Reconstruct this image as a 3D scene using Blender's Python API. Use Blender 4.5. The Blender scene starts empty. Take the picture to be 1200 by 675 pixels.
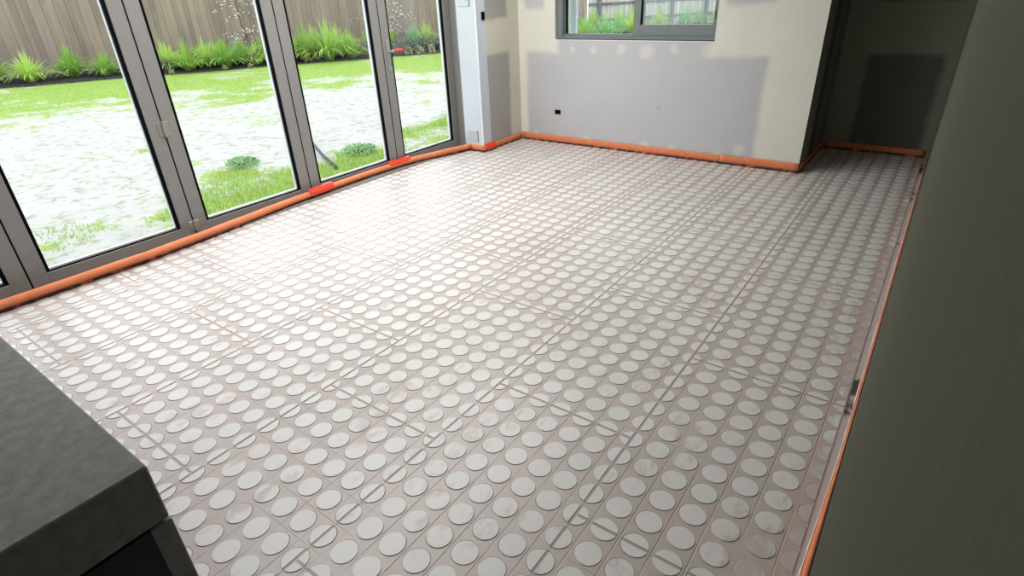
import bpy, bmesh, math, random
from mathutils import Vector, Matrix, noise
R = random.Random(7)
SC = bpy.context.scene
COL = SC.collection

# ------------------------------------------------------------------ camera
cd = bpy.data.cameras.new('camera')
cam = bpy.data.objects.new('camera', cd)
COL.objects.link(cam)
cd.sensor_width = 36.0
cd.lens = 663.16 / 1200 * 36.0
cd.clip_start = 0.005
cd.clip_end = 200
cam.matrix_world = (Matrix.Translation((0.61, -2.08125, 1.45904)) @ Matrix.Rotation(0.64811, 4, 'Z')
                    @ Matrix.Rotation(1.08521, 4, 'X') @ Matrix.Rotation(-0.04581, 4, 'Z'))
SC.camera = cam

# ------------------------------------------------------------------ light
w = bpy.data.worlds.new('overcast_sky')
SC.world = w
w.use_nodes = True
wn = w.node_tree
bg = wn.nodes['Background']
tc = wn.nodes.new('ShaderNodeTexCoord')
sp = wn.nodes.new('ShaderNodeSeparateXYZ')
rp = wn.nodes.new('ShaderNodeValToRGB')
wn.links.new(tc.outputs['Generated'], sp.inputs[0])
wn.links.new(sp.outputs['Z'], rp.inputs[0])
rp.color_ramp.elements[0].color = (0.88, 0.93, 1.0, 1)
rp.color_ramp.elements[1].color = (0.92, 0.96, 1.0, 1)
wn.links.new(rp.outputs[0], bg.inputs[0])
bg.inputs[1].default_value = 2.0

def portal(loc, rot, sx, sy):
    l = bpy.data.lights.new('daylight_opening', 'AREA')
    l.shape = 'RECTANGLE'; l.size = sx; l.size_y = sy
    l.cycles.is_portal = True
    o = bpy.data.objects.new('daylight_opening', l)
    o.location = loc; o.rotation_euler = rot
    COL.objects.link(o)
portal((-3.55, 0.05, 1.1), (0, math.radians(-90), 0), 2.2, 4.9)     # glazed doors
portal((-1.8, 3.2, 1.55), (math.radians(-90), 0, 0), 1.5, 1.1)      # window
#portal((-1.6, -4.75, 1.25), (math.radians(90), 0, 0), 3.0, 2.1)      # opening behind the camera
la = bpy.data.lights.new('added_fill_light', 'AREA'); la.shape = 'RECTANGLE'; la.size = 1.3; la.size_y = 3.4  # added fill lamp out of view, brightens the whole room
la.energy = 78; la.color = (0.99, 0.985, 0.98)
lo_ = bpy.data.objects.new('added_fill_light', la); lo_.location = (-2.3, .45, 2.43); COL.objects.link(lo_)
sun = bpy.data.lights.new('soft_sun', 'SUN')
sun.energy = 0.6; sun.angle = math.radians(40); sun.color = (1, 0.97, 0.92)
so = bpy.data.objects.new('soft_sun', sun); COL.objects.link(so)
so.rotation_euler = (math.radians(-35), math.radians(-30), 0)
so.location = (-6, 6, 8)

SC.view_settings.view_transform = 'Standard'
SC.view_settings.look = 'None'
SC.view_settings.exposure = 0.3
SC.view_settings.gamma = 1
SC.view_settings.use_curve_mapping = False
SC.cycles.max_bounces = 10
SC.cycles.diffuse_bounces = 6
SC.cycles.transparent_max_bounces = 16
SC.cycles.sample_clamp_indirect = 8

# ------------------------------------------------------------------ materials
class NT:
    def __init__(s, name, rough=0.7, spec=0.3):
        s.m = bpy.data.materials.new(name); s.m.use_nodes = True
        s.t = s.m.node_tree; s.b = s.t.nodes['Principled BSDF']
        s.b.inputs['Roughness'].default_value = rough
        s.b.inputs['Specular IOR Level'].default_value = spec
        s.geo = s.t.nodes.new('ShaderNodeNewGeometry')
        x = s.t.nodes.new('ShaderNodeSeparateXYZ'); s.t.links.new(s.geo.outputs['Position'], x.inputs[0])
        s.X, s.Y, s.Z = x.outputs
    def set(s, sock, v):
        if isinstance(v, (int, float)): sock.default_value = v
        elif isinstance(v, tuple): sock.default_value = v if len(v) == 4 or sock.type != 'RGBA' else (*v, 1)
        else: s.t.links.new(v, sock)
    def M(s, op, a, b=0.0, c=0.0):
        n = s.t.nodes.new('ShaderNodeMath'); n.operation = op
        for i, v in enumerate((a, b, c)): s.set(n.inputs[i], v)
        return n.outputs[0]
    def mix(s, f, a, b):
        n = s.t.nodes.new('ShaderNodeMix'); n.data_type = 'RGBA'
        s.set(n.inputs[0], f); s.set(n.inputs[6], a); s.set(n.inputs[7], b)
        return n.outputs[2]
    def noise(s, scale, detail=3, rough=0.55, stretch=None, w=0.0):
        n = s.t.nodes.new('ShaderNodeTexNoise'); n.inputs['Scale'].default_value = scale
        n.inputs['Detail'].default_value = detail; n.inputs['Roughness'].default_value = rough
        v = s.geo.outputs['Position']
        mp = s.t.nodes.new('ShaderNodeMapping'); s.t.links.new(v, mp.inputs[0])
        mp.inputs['Scale'].default_value = stretch or (1, 1, 1)
        mp.inputs['Location'].default_value = (w, w * 1.7, w * .3)
        s.t.links.new(mp.outputs[0], n.inputs['Vector'])
        return n.outputs[0]
    def ss(s, v, a, b):        # smoothstep
        n = s.t.nodes.new('ShaderNodeMapRange'); n.interpolation_type = 'SMOOTHSTEP'
        s.set(n.inputs[0], v); n.inputs[1].default_value = a; n.inputs[2].default_value = b
        return n.outputs[0]
    def box(s, A, B, a0, a1, b0, b1, e):   # soft rectangle in two coordinates
        m = s.M('MULTIPLY', s.ss(A, a0 - e, a0 + e), s.ss(A, a1 + e, a1 - e))
        return s.M('MULTIPLY', m, s.M('MULTIPLY', s.ss(B, b0 - e, b0 + e), s.ss(B, b1 + e, b1 - e)))
    def color(s, v): s.set(s.b.inputs['Base Color'], v); return s
    def bump(s, h, d=0.002, st=1.0):
        n = s.t.nodes.new('ShaderNodeBump'); n.inputs['Distance'].default_value = d
        n.inputs['Strength'].default_value = st; s.set(n.inputs['Height'], h)
        s.t.links.new(n.outputs[0], s.b.inputs['Normal'])

def plain(name, c, rough=0.6, spec=0.3, metal=0.0, var=0.08, scale=8.0, bump=0.0):
    n = NT(name, rough, spec)
    f = n.noise(scale, 4)
    d = tuple(max(0, x * (1 - var * 2)) for x in c); l = tuple(min(1, x * (1 + var * 2)) for x in c)
    n.color(n.mix(f, d, l)); n.b.inputs['Metallic'].default_value = metal
    if bump: n.bump(n.noise(scale * 6, 3), bump)
    return n.m

FILL = (0.42, 0.350, 0.335); DISC = (0.69, 0.66, 0.635)
def floor_mats():
    # mauve levelling filler between the discs
    n = NT('floor_filler', 0.40, 0.6)
    a = n.noise(2.0, 4, w=3); b = n.noise(28, 5, .65)
    c = n.mix(a, (0.415, 0.345, 0.325), (0.55, 0.475, 0.45))
    c = n.mix(n.M('MULTIPLY', n.ss(b, .5, .75), .35), c, (0.60, 0.55, 0.53))
    pink = n.ss(n.X, .46, .60)
    c = n.mix(n.M('MULTIPLY', pink, .5), c, (0.50, 0.33, 0.28))
    # trowel grooves midway between the rows
    fx = n.M('ABSOLUTE', n.M('SUBTRACT', n.M('FRACT', n.M('ADD', n.M('DIVIDE', n.X, .1), 100.0)), .5))
    fy = n.M('ABSOLUTE', n.M('SUBTRACT', n.M('FRACT', n.M('ADD', n.M('DIVIDE', n.Y, .1), 100.0)), .5))
    lx = n.M('MULTIPLY', n.ss(fx, .028, .006), n.ss(n.noise(3, 3, stretch=(1, .6, 1), w=9), .36, .55))
    ly = n.M('MULTIPLY', n.ss(fy, .026, .006), n.ss(n.noise(2.3, 3, stretch=(.5, 1, 1), w=4), .5, .64))
    g = n.M('MAXIMUM', lx, n.M('MULTIPLY', ly, .7))
    c = n.mix(n.M('MULTIPLY', g, .42), c, (0.17, 0.135, 0.12))
    # hairline shrinkage ring round each disc
    dx = n.M('MULTIPLY', n.M('SUBTRACT', .5, fx), .1); dy = n.M('MULTIPLY', n.M('SUBTRACT', .5, fy), .1)
    rr = n.M('SQRT', n.M('ADD', n.M('MULTIPLY', dx, dx), n.M('MULTIPLY', dy, dy)))
    ring = n.M('MULTIPLY', n.M('MULTIPLY', n.ss(rr, .0437, .0416), n.ss(rr, .0398, .0406)), n.ss(n.noise(9, 2, w=6), .38, .6))
    c = n.mix(n.M('MULTIPLY', ring, .55), c, (0.10, 0.08, 0.07))
    n.color(c)
    h = n.M('SUBTRACT', n.M('MULTIPLY', b, .35), n.M('MAXIMUM', g, ring))
    n.bump(h, .0016, .7)
    fill = n.m
    # plaster discs, some wiped over with filler
    n = NT('plaster_disc', 0.40, 0.6)
    a = n.noise(3.1, 3, w=1); b = n.noise(45, 4); s_ = n.noise(5.0, 4, .7, stretch=(1.8, .8, 1), w=5)
    c = n.mix(a, (0.60, 0.58, 0.555), (0.72, 0.70, 0.68))
    near = n.M('MULTIPLY', n.ss(n.X, .38, .58), n.ss(n.Y, -.3, -1.2))
    sm = n.ss(n.M('ADD', n.M('ADD', s_, n.M('MULTIPLY', near, .22)), n.M('MULTIPLY', n.ss(n.X, .553, .562), .16)), .54, .70)
    c = n.mix(n.M('MULTIPLY', sm, .8), c, (0.46, 0.39, 0.37))
    c = n.mix(n.M('MULTIPLY', n.ss(b, .6, .8), .2), c, (0.5, 0.45, 0.42))
    n.color(c); n.bump(b, .0006, .5)
    disc = n.m
    # bottom of the joints between panels
    n = NT('panel_joint', 0.7, 0.3)
    k = n.ss(n.noise(2.2, 4, .7, w=2), .54, .60)
    n.color(n.mix(k, (0.50, 0.43, 0.41), (0.07, 0.055, 0.05)))
    return fill, disc, n.m
M_FILL, M_DISC, M_JOINT = floor_mats()

GREY = (0.50, 0.50, 0.51); CREAM = (0.70, 0.69, 0.61)
def board_mat(name, boxes, axis, blobs=(), grey=GREY, cream=CREAM, edge=.035):
    """raw plasterboard showing between cream bands of jointing compound"""
    n = NT(name, 0.75, 0.25)
    A = n.X if axis == 'x' else n.Y
    wob = n.M('MULTIPLY', n.M('SUBTRACT', n.noise(4, 3), .5), .07)
    A = n.M('ADD', A, wob); B = n.M('ADD', n.Z, wob)
    m = None
    for bx in boxes:
        k = n.box(A, B, *bx, edge)
        m = k if m is None else n.M('MAXIMUM', m, k)
    for (a, z, r) in blobs:
        d = n.M('SQRT', n.M('ADD', n.M('POWER', n.M('SUBTRACT', A, a), 2.0), n.M('POWER', n.M('SUBTRACT', B, z), 2.0)))
        m = n.M('MULTIPLY', m, n.M('SUBTRACT', 1.0, n.M('MULTIPLY', n.ss(d, r * 1.1, r * .3), .55)))
    v = n.noise(2.2, 3, w=8)
    g = n.mix(v, tuple(x * .92 for x in grey), tuple(x * 1.08 for x in grey))
    c = n.mix(n.noise(3, 3, w=2), tuple(x * .94 for x in cream), tuple(x * 1.06 for x in cream))
    n.color(n.mix(m, c, g)); n.bump(n.noise(60, 3), .0008, .4)
    return n.m
M_BACK = board_mat('jointed_plasterboard_back', [(-2.94, -.60, -.2, .89), (-2.56, -1.07, .7, 1.08), (-2.95, -2.72, 1.28, 2.0), (-.98, -.60, 1.28, 2.0)], 'x',
    [(-2.845, .07, .055), (-2.548, .06, .05), (-2.241, .065, .06), (-1.903, .05, .06), (-1.6, .065, .065), (-1.33, .07, .06),
     (-.726, .14, .065), (-2.40, .92, .04), (-2.17, .925, .045), (-1.896, .92, .06), (-1.637, .915, .085), (-1.377, .945, .06), (-1.086, .93, .08), (-.9, .07, .05)])
M_PIER = board_mat('jointed_plasterboard_pier', [(2.43, 2.85, -.2, .905), (2.43, 2.85, 1.22, 2.1), (-6, -2.7, .1, 2.1)], 'y', grey=(.37, .355, .335), cream=(.62, .59, .49), edge=.03)
M_HALL = board_mat('jointed_plasterboard_hall_shaded', [(.0, .55, -.2, .84), (.0, .55, 1.25, 2.1)], 'x', [(.1, .07, .06)], grey=(.12, .12, .11), cream=(.26, .26, .21))  # board tones darkened: the passage's shade is put into the colour
M_HALLS = board_mat('jointed_plasterboard_hall_side_shaded', [(3.35, 3.55, -.2, 2.2)], 'y', grey=(.09, .09, .085), cream=(.24, .24, .21))  # same plasterboard with the passage shade painted into its tones
M_REVEAL = plain('primed_reveal', (.56, .61, .66), .6, .3, var=.04, scale=4)
M_WHITE = plain('white_ceiling', (.8, .8, .78), .8, .2, var=.02)
M_OLIVE = plain('shade_darkened_olive_board', (.078, .080, .056), .85, .15, var=.09, scale=150, bump=.0002)  # shade close to the camera is painted into this dark base colour
M_ALU = plain('grey_powder_coat', (.245, .237, .225), .42, .45, var=.05, scale=20)
M_ALU2 = plain('green_grey_powder_coat', (.175, .20, .195), .4, .45, var=.05, scale=20)
M_ALUW = plain('pale_outer_frame', (.72, .74, .76), .5, .4, var=.03)
M_BLACK = plain('black_rubber', (.004, .0045, .007), .8, .04, var=.1)
M_NAVY = plain('navy_board', (.002, .009, .022), .6, .3, var=.2, scale=6)
M_DARKTRIM = plain('charcoal_trim', (.17, .175, .165), .7, .3, var=.25, scale=30, bump=.0008)
M_STEEL = plain('zinc_plate', (.50, .57, .60), .45, .5, metal=.3, var=.08, scale=30)
M_CHROME = plain('satin_metal', (.45, .44, .40), .35, .5, metal=.6, var=.05)
M_TAPE = plain('red_tape', (.80, .05, .015), .4, .5, var=.12, scale=40)
M_PIPE = plain('downpipe_paint', (.62, .74, .80), .5, .4, var=.03)
def foam_mat(foot_amt=1.0):
    n = NT('orange_foam', .6, .35)
    a = n.noise(14, 4, w=2); b = n.noise(70, 3)
    c = n.mix(a, (.62, .145, .05), (.84, .30, .14))
    foot_mask = n.M('MULTIPLY', n.ss(n.noise(16, 5, .7, w=7), .36, .52), n.M('MULTIPLY', n.ss(n.Z, .032, .016), foot_amt))  # mottled darker tone towards the bottom of the strip
    c = n.mix(foot_mask, c, (.10, .055, .045))
    n.color(c); n.bump(n.M('ADD', a, n.M('MULTIPLY', b, .3)), .004, .6)
    n.b.inputs['Subsurface Weight'].default_value = .0
    return n.m
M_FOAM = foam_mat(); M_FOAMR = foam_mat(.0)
M_CRUST = plain('filler_crust', (.22, .14, .12), .8, .2, var=.4, scale=22, bump=.002)

def glass_mat(name, tint, haze=0.0):
    m = bpy.data.materials.new(name); m.use_nodes = True; t = m.node_tree
    for x in list(t.nodes):
        if x.type == 'BSDF_PRINCIPLED': t.nodes.remove(x)
    out = t.nodes['Material Output']
    tr = t.nodes.new('ShaderNodeBsdfTransparent'); tr.inputs[0].default_value = (*tint, 1)
    gl = t.nodes.new('ShaderNodeBsdfGlossy'); gl.inputs['Roughness'].default_value = .02
    fr = t.nodes.new('ShaderNodeFresnel'); fr.inputs[0].default_value = 1.45
    mx = t.nodes.new('ShaderNodeMixShader')
    ge = t.nodes.new('ShaderNodeNewGeometry'); iv = t.nodes.new('ShaderNodeMath'); iv.operation = 'MULTIPLY_ADD'; iv.inputs[1].default_value = -1; iv.inputs[2].default_value = 1
    mu = t.nodes.new('ShaderNodeMath'); mu.operation = 'MULTIPLY'; t.links.new(ge.outputs['Backfacing'], iv.inputs[0]); t.links.new(iv.outputs[0], mu.inputs[0]); t.links.new(fr.outputs[0], mu.inputs[1])
    t.links.new(mu.outputs[0], mx.inputs[0]); t.links.new(tr.outputs[0], mx.inputs[1]); t.links.new(gl.outputs[0], mx.inputs[2])
    last = mx
    if haze:
        df = t.nodes.new('ShaderNodeBsdfTranslucent'); df.inputs[0].default_value = (.8, .85, .85, 1)
        m2 = t.nodes.new('ShaderNodeMixShader'); m2.inputs[0].default_value = haze
        t.links.new(mx.outputs[0], m2.inputs[1]); t.links.new(df.outputs[0], m2.inputs[2]); last = m2
    t.links.new(last.outputs[0], out.inputs[0])
    return m
M_GLASS = glass_mat('clear_glass', (.97, .985, .98))
M_GLASSW = glass_mat('hazy_glass', (.93, .97, .97), .10)

def leaf_mat(name, a, b, rough=.45):
    n = NT(name, rough, .4)
    oi = n.t.nodes.new('ShaderNodeObjectInfo')
    f = n.M('ADD', n.M('MULTIPLY', oi.outputs['Random'], .45), n.M('MULTIPLY', n.noise(7, 3), .6))
    n.color(n.mix(f, a, b))
    tr = n.t.nodes.new('ShaderNodeBsdfTranslucent'); n.set(tr.inputs[0], n.mix(f, a, b))
    mx = n.t.nodes.new('ShaderNodeMixShader'); mx.inputs[0].default_value = .3
    out = n.t.nodes['Material Output']
    n.t.links.new(n.b.outputs[0], mx.inputs[1]); n.t.links.new(tr.outputs[0], mx.inputs[2]); n.t.links.new(mx.outputs[0], out.inputs[0])
    return n.m
M_STRAP = leaf_mat('strappy_leaf', (.13, .34, .05), (.62, .78, .20))
M_STRAP2 = leaf_mat('blue_green_leaf', (.12, .34, .15), (.42, .66, .32))
M_STRAPB = leaf_mat('brown_green_leaf', (.30, .27, .12), (.50, .50, .20))
M_SHRUB = leaf_mat('grey_purple_leaf', (.13, .12, .13), (.30, .30, .31), .7)
M_YELL = leaf_mat('pale_yellow_leaf', (.38, .40, .16), (.60, .58, .30), .6)
M_GRASS = leaf_mat('lawn_blade', (.17, .33, .04), (.42, .58, .12))
M_TWIG = plain('bark', (.14, .10, .075), .8, .2, var=.2, scale=20)
M_BLOSSOM = plain('blossom', (.85, .80, .76), .6, .3, var=.05)
M_MULCH = plain('dark_mulch', (.055, .05, .055), .9, .1, var=.5, scale=14, bump=.03)
M_SLAB = plain('pale_concrete', (.66, .67, .68), .8, .2, var=.05, scale=8)
M_DARKPIPE = plain('dark_pipe', (.05, .055, .07), .5, .4, var=.1)
def paling_mat(name, a, b):
    n = NT(name, .8, .2)
    oi = n.t.nodes.new('ShaderNodeObjectInfo')
    g = n.noise(3.0, 5, .65, stretch=(2.2, 2.2, .35)); g2 = n.noise(1.2, 3, stretch=(1, 1, .5), w=5)
    f = n.M('ADD', n.M('MULTIPLY', oi.outputs['Random'], .35), n.M('MULTIPLY', g, .6))
    c = n.mix(f, a, b); c = n.mix(n.M('MULTIPLY', n.ss(g2, .5, .62), .35), c, (.36, .31, .22))
    n.color(c); n.bump(g, .01, .4)
    return n.m
M_PALING = paling_mat('weathered_brown_paling', (.16, .125, .10), (.42, .33, .27))
M_PALING2 = paling_mat('pale_grey_paling', (.34, .31, .29), (.66, .61, .57))
M_RAIL = plain('grey_timber', (.13, .14, .155), .8, .2, var=.15, scale=8)
def lawn_mat():
    n = NT('sandy_lawn', .9, .1)
    at = n.t.nodes.new('ShaderNodeAttribute'); at.attribute_name = 'green'
    f1 = n.noise(7, 6, .75); f2 = n.noise(1.6, 6, .7, w=3)
    sand = n.mix(f2, (.36, .355, .335), (.58, .57, .555)); sand = n.mix(n.M('MULTIPLY', n.ss(f1, .50, .62), .6), sand, (.20, .23, .12))
    gr = n.mix(f1, (.16, .27, .045), (.36, .47, .13))
    k = n.ss(n.M('ADD', at.outputs['Fac'], n.M('ADD', n.M('MULTIPLY', n.M('SUBTRACT', f1, .5), 1.3), n.M('MULTIPLY', n.M('SUBTRACT', n.noise(2.2, 4, .7, w=13), .5), 1.5))), .30, .62)
    n.color(n.mix(k, sand, gr)); n.bump(f1, .02, .6)
    return n.m
M_LAWN = lawn_mat()

# ------------------------------------------------------------------ helpers
def tag(o, label=None, cat=None, group=None, kind=None):
    if label: o['label'] = label
    if cat: o['category'] = cat
    if group: o['group'] = group
    if kind: o['kind'] = kind
    return o
def link(name, me, mat=None, parent=None):
    o = bpy.data.objects.new(name, me); COL.objects.link(o)
    if mat is not None and not me.materials: me.materials.append(mat)
    if parent: o.parent = parent
    return o
def from_bm(name, bm, mat, parent=None, smooth=False):
    me = bpy.data.meshes.new(name); bm.normal_update(); bm.to_mesh(me); bm.free()
    if smooth:
        for p in me.polygons: p.use_smooth = True
    return link(name, me, mat, parent)
def empty(name, loc=(0, 0, 0), rz=0):
    o = bpy.data.objects.new(name, None); COL.objects.link(o); o.location = loc; o.rotation_euler = (0, 0, rz)
    o.empty_display_size = .1
    return o
def box(bm, x0, x1, y0, y1, z0, z1, bev=0.0):
    vs = [bm.verts.new(p) for p in ((x0, y0, z0), (x1, y0, z0), (x1, y1, z0), (x0, y1, z0), (x0, y0, z1), (x1, y0, z1), (x1, y1, z1), (x0, y1, z1))]
    fs = [bm.faces.new([vs[i] for i in f]) for f in ((0, 3, 2, 1), (4, 5, 6, 7), (0, 1, 5, 4), (1, 2, 6, 5), (2, 3, 7, 6), (3, 0, 4, 7))]
    if bev:
        es = set(e for f in fs for e in f.edges)
        bmesh.ops.bevel(bm, geom=list(es), offset=bev, segments=1, affect='EDGES')
def boxo(name, b, mat, parent=None, bev=0.0):
    bm = bmesh.new(); box(bm, *b, bev); return from_bm(name, bm, mat, parent)
def tube(bm, pts, r0, r1=None, seg=8):
    r1 = r0 if r1 is None else r1
    pts = [Vector(p) for p in pts]; rings = []
    for i, p in enumerate(pts):
        d = (pts[min(i + 1, len(pts) - 1)] - pts[max(i - 1, 0)]).normalized()
        u = d.orthogonal().normalized(); v = d.cross(u); r = r0 + (r1 - r0) * i / max(1, len(pts) - 1)
        rings.append([bm.verts.new(p + (u * math.cos(a) + v * math.sin(a)) * r) for a in (2 * math.pi * k / seg for k in range(seg))])
    for a, b in zip(rings, rings[1:]):
        # keep rings aligned: choose shift with the smallest distance
        sh = min(range(seg), key=lambda s: (a[0].co - b[s].co).length)
        for k in range(seg):
            bm.faces.new((a[k], a[(k + 1) % seg], b[(k + 1 + sh) % seg], b[(k + sh) % seg]))
    bm.faces.new(rings[0][::-1]); bm.faces.new(rings[-1])
def holed_wall(name, axis, near, far, a0, a1, z0, z1, holes, mat, mats=None):
    """slab with rectangular holes; axis 'x' = wall runs along x (near/far are y), 'y' = runs along y (near/far are x)"""
    A = sorted({a0, a1, *[h[0] for h in holes], *[h[1] for h in holes]})
    Z = sorted({z0, z1, *[h[2] for h in holes], *[h[3] for h in holes]})
    bm = bmesh.new(); V = {}
    def v(i, k, s):
        if (i, k, s) not in V:
            d = near if s == 0 else far
            V[i, k, s] = bm.verts.new((A[i], d, Z[k]) if axis == 'x' else (d, A[i], Z[k]))
        return V[i, k, s]
    def solid(i, k):
        if i < 0 or k < 0 or i >= len(A) - 1 or k >= len(Z) - 1: return False
        ca = (A[i] + A[i + 1]) / 2; cz = (Z[k] + Z[k + 1]) / 2
        return not any(h[0] < ca < h[1] and h[2] < cz < h[3] for h in holes)
    for i in range(len(A) - 1):
        for k in range(len(Z) - 1):
            if not solid(i, k): continue
            for s in (0, 1):
                bm.faces.new((v(i, k, s), v(i + 1, k, s), v(i + 1, k + 1, s), v(i, k + 1, s)))
            if not solid(i - 1, k): bm.faces.new((v(i, k, 0), v(i, k, 1), v(i, k + 1, 1), v(i, k + 1, 0)))
            if not solid(i + 1, k): bm.faces.new((v(i + 1, k, 0), v(i + 1, k, 1), v(i + 1, k + 1, 1), v(i + 1, k + 1, 0)))
            if not solid(i, k - 1): bm.faces.new((v(i, k, 0), v(i + 1, k, 0), v(i + 1, k, 1), v(i, k, 1)))
            if not solid(i, k + 1): bm.faces.new((v(i, k + 1, 0), v(i + 1, k + 1, 0), v(i + 1, k + 1, 1), v(i, k + 1, 1)))
    bmesh.ops.recalc_face_normals(bm, faces=bm.faces)
    return from_bm(name, bm, mat)

# ------------------------------------------------------------------ room shell
PX = -3.035      # face of the pier and of the left wall
BY = 3.04        # back wall
RX = 0.634       # right wall
wl = holed_wall('wall_left', 'y', PX, PX - .50, -5.0, BY + .2, -.05, 2.45, [(-2.42, 2.505, -.05, 2.16), (2.452, 2.494, 1.215, 1.285)][:1], M_PIER)
tag(wl, 'left wall with glazed doors set in it and a grey and cream pier beside them', 'wall', kind='structure')
wl.data.materials.append(M_REVEAL)
# thick reveal lining on the room side of the doors
for nm, b in (('reveal_lining', (-3.27, PX - .002, 2.372, 2.506, -.02, 2.12)), ('reveal_lining', (-3.27, PX - .002, -2.42, -2.30, -.02, 2.12)), ('reveal_lining', (-3.27, PX - .002, -2.42, 2.506, 2.12, 2.17))):
    boxo(nm, b, M_REVEAL, wl)
o = boxo('corner_bead', (PX - .006, PX + .003, 2.366, 2.376, .075, 2.12), plain('white_bead', (.82, .82, .8), .5, .3, var=.02), wl); o['label'] = 'thin white corner bead'
for z0, z1, y0 in ((1.335, 1.45, 0), (.095, .205, 0)):
    p = boxo('bracket_plate', (-3.245, -3.105, 2.3685, 2.3722, z0, z1), M_STEEL, wl, .001)
    p['label'] = 'pale blue-grey metal plate on the door reveal'
    boxo('plate_edge', (-3.108, -3.100, 2.366, 2.3722, z0, z1), M_DARKTRIM, p)
def switch_box(parent, x0, x1, y0, y1, z0, z1, ax):
    # open black back box: rim and recessed base
    bm = bmesh.new(); t = .006
    if ax == 'x':
        box(bm, x0, x0 + .002, y0, y1, z0, z1)
        for b in ((x0, x1, y0, y0 + t, z0, z1), (x0, x1, y1 - t, y1, z0, z1), (x0, x1, y0, y1, z0, z0 + t), (x0, x1, y0, y1, z1 - t, z1)): box(bm, *b)
    else:
        box(bm, x0, x1, y1 - .002, y1, z0, z1)
        for b in ((x0, x0 + t, y0, y1, z0, z1), (x1 - t, x1, y0, y1, z0, z1), (x0, x1, y0, y1, z0, z0 + t), (x0, x1, y0, y1, z1 - t, z1)): box(bm, *b)
    o = from_bm('cable_box', bm, M_BLACK, parent); o['label'] = 'small black electrical box opening'
switch_box(wl, PX, PX + .006, 2.452, 2.494, 1.215, 1.285, 'x')

wb = holed_wall('wall_back', 'x', BY, BY + .20, -3.53, -.222, -.05, 2.45, [(-2.60, -1.04, 1.0, 2.1)], M_BACK)
tag(wb, 'far wall of unpainted grey plasterboard with cream joints under the window', 'wall', kind='structure')
switch_box(wb, -2.604, -2.537, BY - .005, BY, .298, .340, 'y')
o = boxo('nail_mark', (-1.50, -1.47, BY - .001, BY, .44, .444), M_BLACK, wb)
hs = boxo('wall_hall_side', (-.36, -.2215, BY + .002, 4.0, -.05, 2.45), M_HALLS); tag(hs, 'shade-darkened return wall where the passage begins behind the far wall end', 'wall', kind='structure')
hb = boxo('wall_hall_back', (-.36, .90, 4.0, 4.12, -.05, 2.45), M_HALL); tag(hb, 'shade-darkened end wall of the passage', 'wall', kind='structure')
wr = boxo('wall_right', (RX, RX + .15, -5.0, 4.0, -.05, 2.45), M_OLIVE); tag(wr, 'shade-darkened olive wall close at the right edge of the view', 'wall', kind='structure')
wf = holed_wall('wall_front', 'x', -4.6, -4.75, -3.2, .634, -.05, 2.45, [], M_WHITE)
tag(wf, 'plain wall behind the viewpoint', 'wall', kind='structure')
bh = boxo('light_block_wall', (-.222, RX - .001, BY + .02, BY + .16, 1.88, 2.449), M_WHITE); tag(bh, 'added unseen block keeping light out of the passage mouth', 'wall', kind='structure')  # added out of view to hold the fill light back from the passage
cl = boxo('ceiling', (-3.54, .78, -4.75, 4.12, 2.45, 2.55), M_WHITE); tag(cl, 'white ceiling above the room', 'ceiling', kind='structure')

# ------------------------------------------------------------------ floor: slab > panels > plaster discs
FX0 = -3.41
fl = boxo('floor', (FX0 - .02, RX, -4.6, 4.0, -.05, -.0009), M_JOINT)
tag(fl, 'heated floor of mauve-grey panels covered in rows of pale plaster discs', 'floor', kind='structure')
CAMI = cam.matrix_world.inverted()
def px(x, y, z=0.0):
    d = CAMI @ Vector((x, y, z))
    return (600 + 663.16 * d.x / -d.z, 337.5 - 663.16 * d.y / -d.z) if d.z < -.05 else (-999, -999)
FY0, FY1 = -2.9, 3.995
panels = []
for k in range(-6, 1):
    x0, x1 = k * .6, k * .6 + .6
    off = 0.0 if k % 2 == 0 else .4
    y = -3.0 + off - 1.0
    while y < 4.0:
        a, b = max(y, FY0), min(y + 1.0, FY1)
        if b - a > .02: panels.append((max(x0, FX0), min(x1, RX - .006), a, b, x0, x1, y, y + 1.0))
        y += 1.0
g = .0009
def in_floor(x, y): return (x > -.22 and y < FY1) or y < BY - .012
pmesh = {}
cells = []
for (x0, x1, y0, y1, X0, X1, Y0, Y1) in panels:
    if x1 <= -.21 and y1 > BY - .01:
        y1 = BY - .006
        if y1 - y0 < .02: continue
    if x0 < -.23 < x1 and y1 > BY: # panel that meets the end of the far wall: stop it at the wall on that side
        parts = [(x0, -.222, y0, BY - .006), (-.222, x1, y0, y1)] if y0 < BY - .02 else [(-.219, x1, y0, y1)]
    else: parts = [(x0, x1, y0, y1)]
    bm = bmesh.new()
    for (a, b, c, d) in parts:
        box(bm, a + (g if a == X0 else 0), b - (g if abs(b - X1) < 1e-6 else 0), c + (g if abs(c - Y0) < 1e-6 else 0), d - (g if abs(d - Y1) < 1e-6 else 0), -.0009, 0.0)
    pn = from_bm('panel', bm, M_FILL, fl)
    for i in range(round(X0 / .1), round(X1 / .1) + 1):
        for j in range(round(Y0 / .1), round(Y1 / .1) + 1):
            cx, cy = i * .1, j * .1
            cx0, cx1 = max(x0, X0 + .0055), min(x1, X1 - .0055); cy0, cy1 = max(y0, Y0 + .0055), min(y1, Y1 - .0055)
            if x0 < -.23 < x1 and y1 > BY and cx < -.22: cy1 = min(cy1, BY - .02)
            if x0 < -.23 < x1 and y1 > BY and cx > -.22 and cy > BY - .05: cx0 = max(cx0, -.205)
            if cx0 < cx + .04 and cx1 > cx - .04 and cy0 < cy + .04 and cy1 > cy - .04:
                cells.append((cx, cy, cx0, cx1, cy0, cy1, pn))
RAD = .0408
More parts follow.
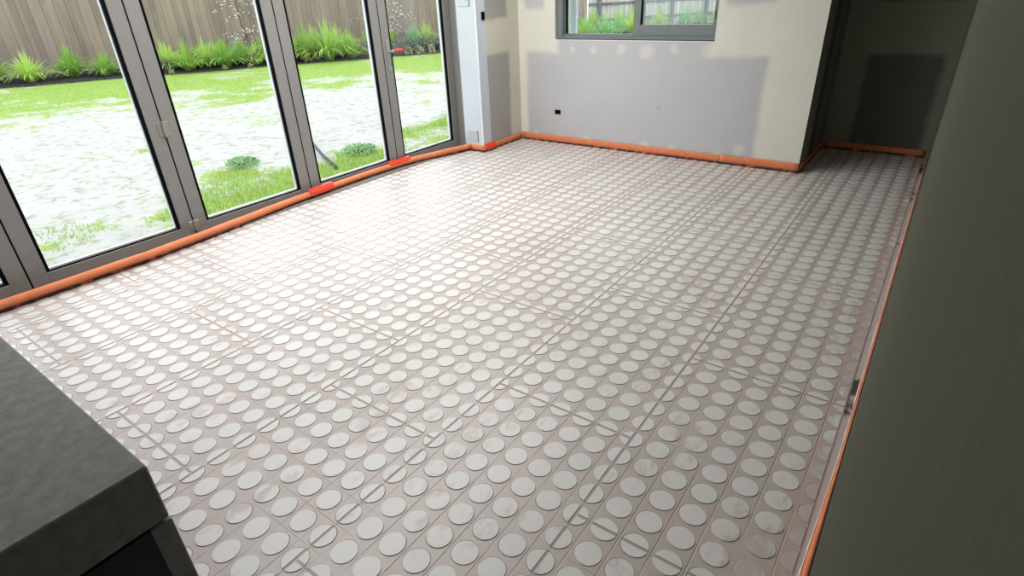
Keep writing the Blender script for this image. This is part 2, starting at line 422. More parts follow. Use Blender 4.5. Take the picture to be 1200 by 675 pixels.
def clipped_disc(cx, cy, x0, x1, y0, y1, h=.0022, seg=28):
    poly = [(RAD * math.cos(2 * math.pi * q / seg), RAD * math.sin(2 * math.pi * q / seg)) for q in range(seg)]
    for (ax, lim, sgn) in ((0, x0 - cx, 1), (0, x1 - cx, -1), (1, y0 - cy, 1), (1, y1 - cy, -1)):
        out = []
        for i in range(len(poly)):
            p, q = poly[i], poly[(i + 1) % len(poly)]
            ip, iq = (p[ax] - lim) * sgn >= 0, (q[ax] - lim) * sgn >= 0
            if ip: out.append(p)
            if ip != iq:
                t = (lim - p[ax]) / (q[ax] - p[ax]); out.append((p[0] + t * (q[0] - p[0]), p[1] + t * (q[1] - p[1])))
        poly = out
        if len(poly) < 3: return None
    if max(p[0] for p in poly) - min(p[0] for p in poly) < .006 or max(p[1] for p in poly) - min(p[1] for p in poly) < .006: return None
    n = len(poly)
    vs = [(p[0], p[1], -.0005) for p in poly] + [(p[0], p[1], h - .0006) for p in poly] + [(p[0] * .985, p[1] * .985, h) for p in poly]
    fs = [(i, (i + 1) % n, n + (i + 1) % n, n + i) for i in range(n)] + [(n + i, n + (i + 1) % n, 2 * n + (i + 1) % n, 2 * n + i) for i in range(n)] + [tuple(range(2 * n, 3 * n))]
    return vs, fs
def rank(c):
    u, v = px(c[0], c[1])
    vis = -10 < u < 1210 and -10 < v < 685
    return (0 if vis else 1, (Vector((c[0], c[1], 0)) - cam.location).length)
cells.sort(key=rank)
cache = {}; BV, BF = [], []; nind = 0
for c in cells:
    cx, cy, x0, x1, y0, y1, pn = c
    near = rank(c)[0] == 0 and nind < 298
    key = tuple(round(max(-.05, min(.05, q)), 4) for q in (x0 - cx, x1 - cx, y0 - cy, y1 - cy))
    if near:
        if key not in cache:
            r = clipped_disc(0, 0, *key)
            if r:
                me = bpy.data.meshes.new('disc'); me.from_pydata(r[0], [], r[1]); me.update(); me.materials.append(M_DISC); cache[key] = me
            else: cache[key] = None
        if cache[key] is None: continue
        o = link('disc', cache[key], None, pn); o.location = (cx, cy, 0); nind += 1
    else:
        if not (rank(c)[0] == 0 or cy > -2.3): continue
        r = clipped_disc(0, 0, *key, seg=20)
        if not r: continue
        b = len(BV); BV += [(p[0] + cx, p[1] + cy, p[2]) for p in r[0]]; BF += [tuple(i + b for i in f) for f in r[1]]
me = bpy.data.meshes.new('distant_discs'); me.from_pydata(BV, [], BF); me.update()
o = link('distant_discs', me, M_DISC, fl); o['kind'] = 'stuff'

# ------------------------------------------------------------------ glazed folding doors in the left wall
DX = -3.42
dr = empty('door_1', (DX, 0, 0)); tag(dr, 'grey framed folding glass doors opening onto the garden', 'door', kind='structure')
def dbox(name, b, mat, parent, bev=0.0):
    # b given in world coordinates, parent sits at DX
    return boxo(name, (b[0] - DX, b[1] - DX, *b[2:]), mat, parent, bev)
fr = bmesh.new()
box(fr, -.10, .13, 2.462, 2.500, -.03, 2.16); box(fr, -.10, .13, -2.42, -2.385, -.03, 2.16); box(fr, -.10, .13, -2.42, 2.5, 2.11, 2.16)
from_bm('door_frame', fr, M_ALU, dr)
f2 = bmesh.new(); box(f2, -.012, .135, 2.448, 2.4625, -.01, 2.11); box(f2, .132, .148, 2.378, 2.45, -.01, 2.11)
from_bm('door_jamb', f2, M_ALU, dr)
f3 = bmesh.new(); box(f3, -.14, .10, -2.42, 2.5, -.06, .012); box(f3, -.06, -.04, -2.4, 2.46, .012, .022); box(f3, .01, .02, -2.4, 2.46, .012, .020)
from_bm('sill_track', f3, M_ALU, dr)
GAPS = [-2.367, -1.389, -.411, .567, 1.545, 2.447]
for i, (a, b) in enumerate(zip(GAPS, GAPS[1:])):
    bm = bmesh.new(); c, d = a + .004, b - .004; s = .088; zb, zt = .018, 2.105
    x0, x1 = -.055, 0.0
    box(bm, x0, x1, c, c + s, zb, zt, .002); box(bm, x0, x1, d - s, d, zb, zt, .002)
    box(bm, x0, x1, c + s, d - s, zb, .088, .002); box(bm, x0, x1, c + s, d - s, zt - .09, zt, .002)
    lf = from_bm('door_leaf', bm, M_ALU, dr)
    # glazing: black gasket, pale outer bead and pane
    gk = bmesh.new(); y0, y1, z0, z1 = c + s, d - s, .088, zt - .09; t = .018
    for bb in ((y0, y0 + t, z0, z1), (y1 - t, y1, z0, z1), (y0 + t, y1 - t, z0, z0 + .007), (y0 + t, y1 - t, z1 - t, z1)): box(gk, -.022, -.006, *bb)
    from_bm('gasket', gk, M_BLACK, lf)
    gb = bmesh.new()
    for bb in ((y0, y0 + .017, z0, z1), (y1 - .019, y1, z0, z1), (y0 + t, y1 - t, z0, z0 + .014), (y0 + t, y1 - t, z1 - .02, z1)): box(gb, -.055, -.032, *bb)
    o = from_bm('glazing_bead', gb, M_ALUW, lf); o['label'] = 'pale outer glazing bead'
    dbox('glass_pane', (DX - .031, DX - .025, y0 + .004, y1 - .004, z0 + .003, z1 - .004), M_GLASS, lf)
    # black seal between neighbouring leaves
    if i: dbox('seal', (DX - .05, DX - .0015, a - .0048, a + .0048, .02, 2.1), M_BLACK, lf)
    if i in (1, 2):   # hinges straddle the left edge of this leaf
        pass
    if i == 2 or i == 0:
        for hz in (.05, .70, 1.9):
            hb = bmesh.new(); h = .075 if hz < .1 else .10
            tube(hb, [(.010, a, hz), (.010, a, hz + h)], .010, seg=10)
            box(hb, 0.0, .004, a - .034, a + .034, hz + .006, hz + h - .006, .001)
            hg = from_bm('hinge', hb, M_CHROME, lf); hg['label'] = 'satin metal hinge'
    if i == 4:        # lever handle on the leaf next to the pier
        hp = empty('handle', (0, a + .055, 1.0)); hp.parent = lf; hp['label'] = 'satin lever handle wrapped in red tape'
        hb = bmesh.new(); box(hb, 0, .009, -.018, .018, -.145, .115, .004)
        tube(hb, [(.005, 0, .02), (.045, 0, .02)], .010); tube(hb, [(.042, -.006, .02), (.045, .05, .022), (.045, .125, .022)], .009)
        tube(hb, [(.006, 0, -.07), (.016, 0, -.07)], .009, seg=12)
        from_bm('lever', hb, M_CHROME, hp)
        # plate seen by checkers as one piece with the lever; tape wound round the lever
        tb = bmesh.new(); tube(tb, [(.045, .035, .022), (.045, .085, .023), (.045, .128, .022)], .0135, .012, seg=10)
        o = from_bm('tape', tb, M_TAPE, hp); o['label'] = 'red tape'
        kb = bmesh.new(); box(kb, .012, .016, .012, .020, -.10, -.05); kk = from_bm('key', kb, M_DARKTRIM, hp)

# ------------------------------------------------------------------ window in the far wall
wi = empty('window_1', (-1.82, BY, 1.0)); tag(wi, 'grey aluminium sliding window in the far wall', 'window', kind='structure')
def wbx(name, x0, x1, y0, y1, z0, z1, mat, parent=wi, bev=.001):
    return boxo(name, (x0 + 1.82, x1 + 1.82, y0, y1, z0 - 1.0, z1 - 1.0), mat, parent, bev)
bm = bmesh.new()
for b in ((-2.585, -2.545, .0), (-1.06, -1.045, .0)): box(bm, b[0] + 1.82, b[1] + 1.82, .03, .13, .012, 1.10)
box(bm, -.78, .775, .02, .13, .012, .030); box(bm, -.78, .775, .045, .13, .030, .045); box(bm, -.78, .775, .03, .13, 1.06, 1.10)
from_bm('window_frame', bm, M_ALU2, wi)
o = wbx('window_sill', -2.6, -1.04, 0.0, .04, .998, 1.006, plain('white_sill_edge', (.8, .8, .8), .5, .3, var=.03)); o['label'] = 'thin white plaster edge below the window frame'
o = wbx('packing_strip', -2.58, -1.05, .012, .03, 1.006, 1.012, M_NAVY)
def sash(x0, x1, y, bot, st_l, st_r, glass):
    bm = bmesh.new(); z0, z1 = 1.046, 2.06
    box(bm, x0 + 1.82, x0 + st_l + 1.82, y, y + .035, z0 - 1, z1 - 1, .001); box(bm, x1 - st_r + 1.82, x1 + 1.82, y, y + .035, z0 - 1, z1 - 1, .001)
    box(bm, x0 + st_l + 1.82, x1 - st_r + 1.82, y, y + .035, z0 - 1, z0 + bot - 1, .001); box(bm, x0 + st_l + 1.82, x1 - st_r + 1.82, y, y + .035, z1 - .05 - 1, z1 - 1, .001)
    s = from_bm('sash', bm, M_ALU2, wi)
    gb = bmesh.new(); box(gb, x0 + st_l + 1.82, x0 + st_l + .012 + 1.82, y + .006, y + .03, z0 + bot - 1, z1 - 1.05)
    from_bm('gasket', gb, M_BLACK, s)
    o = wbx('glass_pane', x0 + st_l + .002, x1 - st_r - .002, y + .015, y + .020, z0 + bot - .002, z1 - .048, glass, s, 0); return s
sash(-2.545, -1.72, .085, .006, .012, .10, M_GLASS)
sash(-1.80, -1.062, .045, .085, .065, .020, M_GLASSW)
bm = bmesh.new(); box(bm, -1.079 + 1.82, -1.071 + 1.82, .030, .046, .18, .24, .002)
o = from_bm('latch', bm, M_CHROME, wi)

# ------------------------------------------------------------------ orange foam edging
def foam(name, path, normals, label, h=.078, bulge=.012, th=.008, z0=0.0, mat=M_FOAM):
    """path: floor points of the strip; the section leans and bulges towards the room"""
    prof = [(-.004, 0), (-.006, .016), (.002, .026), (bulge * .8, .036), (bulge, .052), (bulge * .6, h * .9), (-.001, h)]
    n = 0; pts = []
    for (p, q), na, nb in zip(zip(path, path[1:]), normals, normals[1:] + normals[-1:]):
        L = math.dist(p, q); k = max(1, int(L / .04))
        for i in range(k): f = i / k; pts.append(((p[0] + (q[0] - p[0]) * f, p[1] + (q[1] - p[1]) * f), (na[0] + (nb[0] - na[0]) * f, na[1] + (nb[1] - na[1]) * f)))
    pts.append((path[-1], normals[-1]))
    bm = bmesh.new(); rows = []
    for (c, nn) in pts:
        l = math.hypot(*nn) or 1; nx, ny = nn[0] / l, nn[1] / l
        wv = noise.noise(Vector((c[0] * 2.3, c[1] * 2.3, 3))); wz = noise.noise(Vector((c[0] * 5, c[1] * 5, 9)))
        ring = []
        for (o_, z) in prof: ring.append((o_ + wv * .004 * z / h, z0 + z + wz * .003 * z / h))
        ring2 = [(o_ - th, z - (.001 if z > h * .9 else 0)) for (o_, z) in ring[::-1]]
        rows.append([bm.verts.new((c[0] + nx * o_, c[1] + ny * o_, z)) for (o_, z) in ring + ring2])
    m = len(rows[0])
    for a, b in zip(rows, rows[1:]):
        for i in range(m): bm.faces.new((a[i], a[(i + 1) % m], b[(i + 1) % m], b[i]))
    bm.faces.new(rows[0]); bm.faces.new(rows[-1][::-1])
    bmesh.ops.recalc_face_normals(bm, faces=bm.faces)
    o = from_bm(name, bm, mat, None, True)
    return tag(o, label, 'foam edging', 'orange foam edging round the floor')
DP = [(-3.30, -2.28), (-3.275, -1.6), (-3.262, -.80), (-3.285, -.47), (-3.325, .0), (-3.362, .38), (-3.385, .8), (-3.395, 1.2), (-3.38, 1.6), (-3.33, 1.9), (-3.27, 2.13), (-3.225, 2.30), (-3.20, 2.36)]
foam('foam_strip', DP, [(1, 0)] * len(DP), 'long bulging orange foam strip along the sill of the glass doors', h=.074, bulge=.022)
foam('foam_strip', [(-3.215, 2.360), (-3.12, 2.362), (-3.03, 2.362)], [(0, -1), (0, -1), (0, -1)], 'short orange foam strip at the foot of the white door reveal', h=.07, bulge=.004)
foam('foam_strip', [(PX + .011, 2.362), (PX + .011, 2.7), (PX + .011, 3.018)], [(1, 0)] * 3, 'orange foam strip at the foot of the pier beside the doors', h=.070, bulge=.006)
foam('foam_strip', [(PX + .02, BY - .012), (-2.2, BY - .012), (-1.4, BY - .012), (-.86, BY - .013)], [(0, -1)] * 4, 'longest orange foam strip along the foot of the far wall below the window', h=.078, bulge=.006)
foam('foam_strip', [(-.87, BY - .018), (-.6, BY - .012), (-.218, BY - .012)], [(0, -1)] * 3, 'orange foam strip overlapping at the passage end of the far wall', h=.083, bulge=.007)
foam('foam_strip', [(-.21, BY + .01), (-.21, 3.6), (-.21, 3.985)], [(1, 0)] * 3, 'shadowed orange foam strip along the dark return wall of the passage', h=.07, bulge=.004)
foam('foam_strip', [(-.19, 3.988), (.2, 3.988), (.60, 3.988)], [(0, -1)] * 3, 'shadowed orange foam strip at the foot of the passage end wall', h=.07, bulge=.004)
# right-hand strip: trimmed low, swelling towards the camera end
def right_strip():
    bm = bmesh.new(); rows = []
    n = 150
    for i in range(n + 1):
        y = -2.6 + (3.98 + 2.6) * i / n
        near = max(0, min(1, (-.30 - y) / .5)); wv = noise.noise(Vector((y * 3, 0, 1))) * .0025
        wdt = .0055 + .011 * near + wv * (.4 + near); z1 = .010 + .010 * near + wv
        x1 = RX - .0025; x0 = x1 - wdt
        rows.append([bm.verts.new(p) for p in ((x1, y, -.003), (x1, y, z1 + .004), (x0 + wdt * .35, y, z1 + .002), (x0, y, z1 * .6), (x0 - .001, y, -.003))])
    for a, b in zip(rows, rows[1:]):
        for k in range(5): bm.faces.new((a[k], a[(k + 1) % 5], b[(k + 1) % 5], b[k]))
    bm.faces.new(rows[0]); bm.faces.new(rows[-1][::-1]); bmesh.ops.recalc_face_normals(bm, faces=bm.faces)
    o = from_bm('foam_strip', bm, M_FOAMR, None, True)
    tag(o, 'thin trimmed orange foam strip along the foot of the shade-darkened olive wall', 'foam edging', 'orange foam edging round the floor')
    # ragged film edge on its room side
    bm = bmesh.new(); prev = None
    for i in range(260):
        y = -2.4 + i * .024; v1 = noise.noise(Vector((y * 9, 0, 5))); v2 = noise.noise(Vector((y * 4, 3, 5)))
        near = max(0, min(1, (-.30 - y) / .5)); xa = RX - .0085 - .011 * near
        cur = [bm.verts.new(q) for q in ((xa - .0035 - .005 * abs(v1) - .004 * max(0, v2), y, .0008), (xa - .002, y, .005 + .003 * v1), (xa + .001, y, .0008))]
        if prev:
            for k in range(3): bm.faces.new((prev[k], prev[(k + 1) % 3], cur[(k + 1) % 3], cur[k]))
        prev = cur
    c = from_bm('film_edge', bm, plain('pale_film', (.72, .62, .58), .4, .5, var=.1), o); c['label'] = 'ragged pale plastic film edge'
right_strip()

# red tape patches on the foam
def tape(x, y, z, L, hgt, ang, label, tilt=0.0, lift=.0):
    bm = bmesh.new(); n = 7; rows = []
    for i in range(n + 1):
        a = -L / 2 + L * i / n; wv = R.uniform(-.003, .003)
        rows.append([bm.verts.new(p) for p in ((a, .018 + wv * .3, -.002 + wv), (a, .020, hgt * .55), (a, .006, hgt + wv), (a, -.016, hgt + .003 + wv), (a, -.016, hgt + .0055 + wv), (a, .009, hgt + .0035 + wv), (a, .0235, hgt * .56), (a, .0205 + wv * .3, -.002 + wv))])
    for a, b in zip(rows, rows[1:]):
        for k in range(8): bm.faces.new((a[k], a[(k + 1) % 8], b[(k + 1) % 8], b[k]))
    bm.faces.new(rows[0]); bm.faces.new(rows[-1][::-1]); bmesh.ops.recalc_face_normals(bm, faces=bm.faces)
    o = from_bm('tape_patch', bm, M_TAPE); o.location = (x, y, z); o.rotation_euler = (0, tilt, ang)
    tag(o, label, 'tape', 'red tape holding the foam edging')
tape(-3.366, .62, .040, .24, .047, -math.pi / 2 + .05, 'red tape patch on the door foam, under the second glazing joint from the pier')
tape(-3.385, 1.53, .040, .26, .047, -math.pi / 2 - .04, 'red tape patch on the door foam, under the glazing joint with the handle')
tape(PX + .010, 2.46, .022, .15, .052, -math.pi / 2, 'red tape patch at the corner of the pier')

# ------------------------------------------------------------------ low dark stub at the lower left
SX, SY = -.60, -1.83
st = empty('wall_stub', (SX, SY, 0)); st['kind'] = 'structure'; tag(st, 'low dark stub with charcoal edge post and navy side at the lower left', 'wall')
boxo('end_post', (-.03, 0.0, -.048, 0.0, 0, .405), M_DARKTRIM, st, .003)
boxo('board', (-1.2, -.004, -.34, -.049, 0, .405), M_NAVY, st)
boxo('cap', (-1.2, -.002, -.30, -.002, .412, .57), M_DARKTRIM, st, .004)

# ------------------------------------------------------------------ garden
O2 = Vector((-15.8, 5.1)); D2 = Vector((.525, .851)); N2 = Vector((-.851, .525))
GZ = -.15
def bp(t, off, z=GZ): v = O2 + D2 * t + N2 * off; return (v.x, v.y, z)
def green(x, y):
    u = -((Vector((x, y)) - O2).dot(N2))
    n1 = noise.noise(Vector((x * .55, y * .55, 1.3))); n2 = noise.noise(Vector((x * 1.7, y * 1.7, 4.1)))
    far = 1 - min(1, max(0, (u - 3.2) / 3.5)); nr = min(1, max(0, (-5.6 + x + 1.2 + 0) / 1.0 + 1)) if x > -6.2 else 0
    hx = max(0, 1 - abs(x + 4.5) / 1.5)
    return max(0, min(1, .12 + far * .62 + hx * .50 + n1 * .42 + n2 * .34))
def lawn():
    nx, ny = 120, 190; X0, X1, Y0, Y1 = -24.0, -3.50, -8.0, 26.0
    vs = []; gr = []
    for j in range(ny + 1):
        for i in range(nx + 1):
            x = X0 + (X1 - X0) * i / nx; y = Y0 + (Y1 - Y0) * j / ny
            vs.append((x, y, GZ + .02 * noise.noise(Vector((x * .8, y * .8, 0))))); gr.append(green(x, y))
    fs = [(j * (nx + 1) + i, j * (nx + 1) + i + 1, (j + 1) * (nx + 1) + i + 1, (j + 1) * (nx + 1) + i) for j in range(ny) for i in range(nx)]
    me = bpy.data.meshes.new('ground'); me.from_pydata(vs, [], fs)
    at = me.attributes.new('green', 'FLOAT', 'POINT'); at.data.foreach_set('value', gr)
    o = link('ground', me, M_LAWN); tag(o, 'patchy sandy lawn outside the glass doors', 'ground', kind='structure')
    # second ground sheet north of the house for the view through the window
    o2 = boxo('ground_behind_house', (-3.5, 12, BY + .25, 30, GZ - .05, GZ), M_LAWN); tag(o2, 'bare ground beyond the far wall', 'ground', kind='structure')
lawn()
def blades(name, pts, mat, hmin, hmax, wd):
    vs, fs = [], []
    for (x, y) in pts:
        a = R.uniform(0, 6.283); h = R.uniform(hmin, hmax); l = h * R.uniform(.1, .7); b = R.uniform(0, 6.283); z = GZ + .005
        dx, dy = math.cos(a) * wd, math.sin(a) * wd; k = len(vs)
        vs += [(x - dx, y - dy, z), (x + dx, y + dy, z), (x + math.cos(b) * l, y + math.sin(b) * l, z + h)]; fs.append((k, k + 1, k + 2))
    me = bpy.data.meshes.new(name); me.from_pydata(vs, [], fs); me.update()
    return link(name, me, mat)
pts = []
while len(pts) < 52000:
    r = R.random()
    if r < .5: x, y = R.uniform(-7.5, -3.6), R.uniform(-2.5, 6)
    else: x, y = R.uniform(-17.5, -6), R.uniform(-2, 15)
    if -((Vector((x, y)) - O2).dot(N2)) < -.05: continue
    if green(x, y) + R.uniform(-.12, .12) > .52: pts.append((x, y))
gr = blades('grass', pts, M_GRASS, .015, .045, .004)
tag(gr, 'short bright grass growing in patches on the sandy lawn', 'grass', kind='stuff')

# mulch bed
bm = bmesh.new(); n = 70; rows = []
for i in range(n + 1):
    t = -9 + 33 * i / n; e = .12 * noise.noise(Vector((t * 1.2, 0, 2)))
    rows.append([bm.verts.new(bp(t, o_, GZ + z)) for (o_, z) in ((-.0 + e, -.03), (.05 + e, .03), (.4, .06), (1.2, .08), (2.6, .08), (2.6, -.1))])
for a, b in zip(rows, rows[1:]):
    for k in range(5): bm.faces.new((a[k], b[k], b[k + 1], a[k + 1]))
bmesh.ops.recalc_face_normals(bm, faces=bm.faces)
o = from_bm('garden_bed', bm, M_MULCH, None, True); tag(o, 'dark mulched garden bed along the timber fence', 'garden bed', kind='structure')

# fences
def fence(name, t0, t1, off, z0, z1, wd, gap, mat, label, rails_front, thick=.018):
    f = empty(name, bp(t0, off, GZ)); tag(f, label, 'fence'); f.rotation_euler = (0, 0, math.atan2(D2.y, D2.x))
    bm = bmesh.new(); box(bm, 0, wd, -thick / 2, thick / 2, z0, z1, .002); me = bpy.data.meshes.new('paling'); bm.to_mesh(me); bm.free(); me.materials.append(mat)
    L = t1 - t0; k = int(L / (wd + gap))
    for i in range(k):
        o = link('paling', me, None, f); o.location = (i * (wd + gap), (i % 2) * (thick + .001) if gap < 0 else R.uniform(-.003, .003), R.uniform(-.01, .01)); o.rotation_euler = (0, R.uniform(-.006, .006), 0)
    sg = -1 if rails_front else 1
    for z in ((.42, .95, 1.6) if rails_front else (.4, 1.0, 1.7)):
        r = boxo('rail', (0, L, .032 if sg > 0 else -.055, .075 if sg > 0 else -.012, z, z + .085), M_RAIL, f)
    for i in range(int(L / 1.6) + 1):
        x = .35 + i * 1.6
        if x < L: boxo('post', (x, x + .10, sg * .077 if sg > 0 else -.155, .175 if sg > 0 else -.056, -.1, z1 + .02), M_RAIL, f)
    return f
fence('fence', -8.0, 13.7, 2.3, .05, 2.0, .150, -.012, M_PALING, 'tall weathered brown timber paling fence behind the garden bed', False)
fence('fence', 13.72, 23.5, 2.3, .05, 1.9, .10, .010, M_PALING2, 'pale grey paling fence with dark rails and posts seen through the window', True)

# strappy plants
def strap_mesh(nb, H, spread, wd, mat, seed):
    q = random.Random(seed); vs, fs = [], []
    for _ in range(nb):
        a = q.uniform(0, 6.283); r0 = q.uniform(0, .16); L = H * q.uniform(.75, 1.2); sp_ = spread * q.uniform(.05, 1.35)
        ca, sa = math.cos(a), math.sin(a); w0 = wd * q.uniform(.7, 1.2); b = len(vs); S = 5
        for i in range(S + 1):
            f = i / S; rr = r0 * (1 - f) * .6 + sp_ * (f ** 1.15) * L * .95; z = max(.0, L * (f - (.18 * sp_ * f + .52 * min(sp_, 1.2) * f ** 2.6)))
            ww = w0 * (1 - f ** 2.2) + .0015
            vs += [(ca * rr - sa * ww, sa * rr + ca * ww, z), (ca * rr + sa * ww, sa * rr - ca * ww, z)]
        for i in range(S): fs.append((b + 2 * i, b + 2 * i + 1, b + 2 * i + 3, b + 2 * i + 2))
    me = bpy.data.meshes.new('leaves'); me.from_pydata(vs, [], fs); me.update(); me.materials.append(mat)
    for p in me.polygons: p.use_smooth = True
    return me
V = [strap_mesh(230, .82, 1.0, .016, M_STRAP, s) for s in range(4)]
VB = [strap_mesh(190, .75, .9, .017, M_STRAP2, 10 + s) for s in range(2)]
VR = [strap_mesh(110, .45, 1.2, .014, M_STRAPB, 20)]
def clump(t, off, me, s, label, group=None, sz=None):
    o = link('strappy_plant', me); o.location = bp(t, off, GZ + .04); o.rotation_euler = (0, 0, R.uniform(0, 6.28)); o.scale = (s, s, sz or s)
    return tag(o, label, 'plant', group)
clump(.62, .35, V[0], .82, 'spiky green clump at the bed edge right of the rounded grey shrub')
clump(1.55, .35, V[1], 1.0, 'largest spiky green clump in front of the fence, seen in the wide glass leaf')
clump(2.30, .45, V[2], .72, 'spiky green clump beside the fallen stick in the bed')
clump(3.62, .28, VR[0], .95, 'low brownish green clump at the bed edge left of the big bright clump')
clump(4.25, .30, V[3], 1.28, 'very big bright green strappy clump behind the third glass leaf')
clump(1.9, 1.35, VB[0], .95, 'blue-green clump against the fence behind the fallen stick')
clump(6.9, .9, VB[1], 1.05, 'blue-green clump behind the grey shrubs by the door handle')
gi = 'strappy plants along the fence'
for (t, off, k, s) in [(-5.5, .6, 0, 1), (-4.6, .5, 1, .9), (-3.8, .8, 2, 1.1), (-2.9, .5, 3, .9), (-2.1, .9, 0, 1), (-1.3, .6, 1, .8), (-.6, .9, 2, .9), (0.0, 1.2, 3, .9), (.5, 1.5, 0, .9), (1.0, 1.3, 1, .9), (1.3, 1.9, 2, .8), (2.5, 1.5, 3, .8), (3.1, 1.2, 0, .95), (3.7, 1.0, 1, 1.15), (4.6, 1.1, 2, 1.1), (4.9, .8, 3, .9), (5.6, 1.5, 0, .85), (6.2, 1.4, 1, .95), (7.4, 1.3, 2, 1.0), (7.9, 1.0, 3, .9), (8.6, 1.0, 0, 1), (9.5, .8, 1, 1), (.15, .75, 2, .85), (1.05, .8, 1, .85), (2.0, .8, 3, .8), (2.85, .6, 1, .85), (3.3, .7, 2, .9), (4.9, .3, 0, .8), (3.9, .6, 3, 1.1)]:
    clump(t, off, V[k], s, 'bright green strappy plant in the row ' + ('outside the leftmost glass leaves' if t < -.55 else 'around the largest spiky clump' if t < 2.95 else 'around the very big bright clump' if t < 5.2 else 'behind the grey-purple shrubs'), gi)
gw = 'strappy plants seen through the window'
for (t, off) in [(10.9, .6), (11.3, 1.2), (11.7, .4), (12.1, 1.0), (12.5, 1.5), (12.7, .5), (13.2, 1.1), (13.6, 1.7), (14.1, .8), (14.6, 1.3), (11.9, 1.8), (13.0, 1.9), (15.2, 1.6), (16.0, 1.2), (16.4, 1.7), (17.3, 1.3), (18.1, 1.6), (18.8, 1.2), (19.5, 1.6), (10.4, 1.2), (14.3, .2), (13.5, .1), (12.9, -.3), (12.2, -.2)]:
    o = clump(t, off, (V + VB)[R.randrange(6)], R.uniform(.85, 1.15), 'green strappy plant seen through the ' + ('fixed left pane' if t < 13.7 else 'sliding right sash') + ' of the far window', gw)

def shrub(t, off, s, sz, mat, label, group=None, leafn=650, seed=1, name='shrub', ls=.03, cat='shrub'):
    q = random.Random(seed); root = empty(name, bp(t, off, GZ + .03)); tag(root, label, cat, group)
    vs, fs = [], []
    for _ in range(leafn):
        u = q.gauss(0, 1), q.gauss(0, 1), abs(q.gauss(0, 1)); l = math.sqrt(sum(c * c for c in u)); r = q.uniform(.55, 1) * s
        c = Vector((u[0] / l * r, u[1] / l * r, abs(u[2]) / l * r * sz + .02)); d = Vector((q.gauss(0, 1), q.gauss(0, 1), q.gauss(0, 1))).normalized() * ls
        e = d.orthogonal().normalized() * ls * .5; b = len(vs)
        vs += [tuple(c - d), tuple(c + e), tuple(c + d), tuple(c - e)]; fs.append((b, b + 1, b + 2, b + 3))
    me = bpy.data.meshes.new('foliage'); me.from_pydata(vs, [], fs); me.update(); link('foliage', me, mat, root)
    bm = bmesh.new()
    for _ in range(14):
        a = q.uniform(0, 6.28); tube(bm, [(0, 0, 0), (math.cos(a) * s * .4, math.sin(a) * s * .4, s * sz * .5), (math.cos(a) * s * .8, math.sin(a) * s * .8, s * sz * .8)], .012, .004, 4)
    from_bm('stem', bm, M_TWIG, root)
    return root
shrub(-.1, .5, .42, .9, M_SHRUB, 'rounded grey shrub at the bed edge beside the left door stile', seed=1)
shrub(5.3, .45, .50, .9, M_SHRUB, 'grey-purple shrub right of the big bright clump', seed=2)
shrub(6.45, .4, .50, 1.0, M_SHRUB, 'grey-purple shrub just behind the red-taped handle', seed=3)
shrub(7.3, .5, .55, 1.0, M_SHRUB, 'grey-purple shrub nearest the pier edge of the doors', seed=4)
shrub(8.3, .5, .5, 1.0, M_SHRUB, 'grey-purple shrub hidden mostly behind the right door stile', seed=14)
for i, (t, off) in enumerate(((6.45, -.12), (6.8, -.15), (7.15, -.1))):
    shrub(t, off, .13, 1.9, M_YELL, ('leftmost', 'middle', 'rightmost')[i] + ' of three small pale yellow plants before the grey shrubs', 'small yellow plants at the bed edge', 80, 30 + i, 'yellow_plant', .022, 'plant')
for i, (t, off) in enumerate(((1.5, -.12), (2.15, -.14), (.25, -.1))):
    shrub(t, off, .09, 1.2, M_YELL, 'tiny pale seedling at the lawn edge ' + ('before the largest spiky clump', 'before the fallen stick', 'beside the rounded grey shrub')[i], 'tiny seedlings at the lawn edge', 50, 50 + i, 'seedling', .018, 'plant')
def at_tuft(x, y, s, label, seed):
    r = shrub(0, 0, s, .38, M_STRAP2, label, None, 420, seed, 'weed_tuft', .018, 'plant'); r.location = (x, y, GZ)
at_tuft(-5.50, 1.14, .19, 'leafy weed tuft alone on the bare sand in the middle of the lawn', 60)
at_tuft(-4.72, 2.15, .22, 'low leafy weed tuft on the lawn beside the dark pipe end', 61)

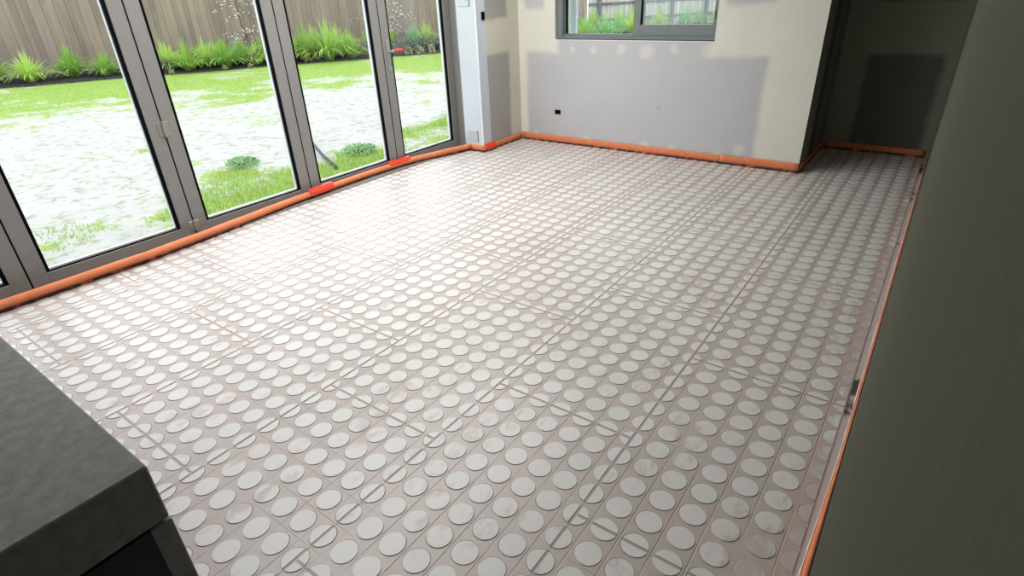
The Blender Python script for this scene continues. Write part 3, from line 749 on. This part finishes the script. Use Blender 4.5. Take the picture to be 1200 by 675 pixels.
# blossom trees
def tree(t, off, H, label, seed, lean):
    q = random.Random(seed); root = empty('blossom_tree', bp(t, off, GZ + .04)); tag(root, label, 'tree')
    bm = bmesh.new(); tips = []
    tr = [(0, 0, 0), (lean * .1, .02, .5), (lean * .25, .0, 1.1), (lean * .4, .05, 1.9), (lean * .5, 0, H)]
    tube(bm, tr, .035, .012, 7); from_bm('trunk', bm, M_TWIG, root)
    bm = bmesh.new()
    for k in range(26):
        f = q.uniform(.25, .95); z = H * f; bx = lean * .5 * f; a = q.uniform(0, 6.28); L = q.uniform(.5, 1.1)
        p = Vector((bx, 0, z)); dr_ = Vector((math.cos(a), math.sin(a), q.uniform(-.5, .55))); P_ = [p]
        for i in range(6):
            dr_ = (dr_ + Vector((q.uniform(-.35, .35), q.uniform(-.35, .35), q.uniform(-.35, .25)))).normalized(); p = p + dr_ * L / 6; P_.append(p.copy()); tips.append(p.copy())
        tube(bm, P_, .010, .004, 4)
    from_bm('branch', bm, M_TWIG, root)
    bm = bmesh.new()
    for p in tips:
        for _ in range(2):
            c = p + Vector((q.uniform(-.05, .05), q.uniform(-.05, .05), q.uniform(-.05, .05)))
            bmesh.ops.create_icosphere(bm, subdivisions=1, radius=q.uniform(.010, .017), matrix=Matrix.Translation(c))
    o = from_bm('blossom', bm, M_BLOSSOM, root); o['kind'] = 'stuff'
tree(2.25, .9, 2.7, 'slender bare tree with pale blossom seen beside the second door stile', 5, -.9)
tree(6.1, 1.1, 2.6, 'slender blossom tree seen above the door handle', 9, .3)
bm = bmesh.new(); tube(bm, [bp(1.95, .25, GZ + .12), bp(2.2, .3, GZ + .26), bp(2.42, .35, GZ + .44)], .035, .03, 7)
o = from_bm('fallen_stick', bm, M_TWIG, None, True); tag(o, 'pale brown stick leaning among the plants by the blossom tree', 'stick')
bm = bmesh.new(); tube(bm, [(-4.38, 1.55, -.135), (-4.95, 1.80, -.115), (-5.60, 2.10, -.06), (-6.1, 2.35, -.02)], .018, .018, 10)
o = from_bm('dark_pipe', bm, M_DARKPIPE, None, True); tag(o, 'thin dark pipe lying slantwise on the lawn outside the third glass leaf', 'pipe')
bm = bmesh.new()
P4 = [(-6.70, 2.03), (-7.02, 2.38), (-6.88, 2.62), (-6.15, 2.15)]
lo = [bm.verts.new((x, y, GZ - .01)) for x, y in P4]; hi = [bm.verts.new((x, y, GZ + .03)) for x, y in P4]
bm.faces.new(hi); bm.faces.new(lo[::-1])
for k in range(4): bm.faces.new((lo[k], lo[(k + 1) % 4], hi[(k + 1) % 4], hi[k]))
bmesh.ops.recalc_face_normals(bm, faces=bm.faces)
o = from_bm('paving_slab', bm, M_SLAB); tag(o, 'pale flat slab lying on the sand outside', 'slab')
bm = bmesh.new(); tube(bm, [(-2.62, 3.42, -.2), (-2.62, 3.42, 2.6)], .045, seg=14)
box(bm, -2.68, -2.56, 3.37, 3.40, 1.9, 1.93)
o = from_bm('downpipe', bm, M_PIPE, None, True); tag(o, 'pale blue-white downpipe outside the window at its left side', 'downpipe')
print('individual discs', nind)
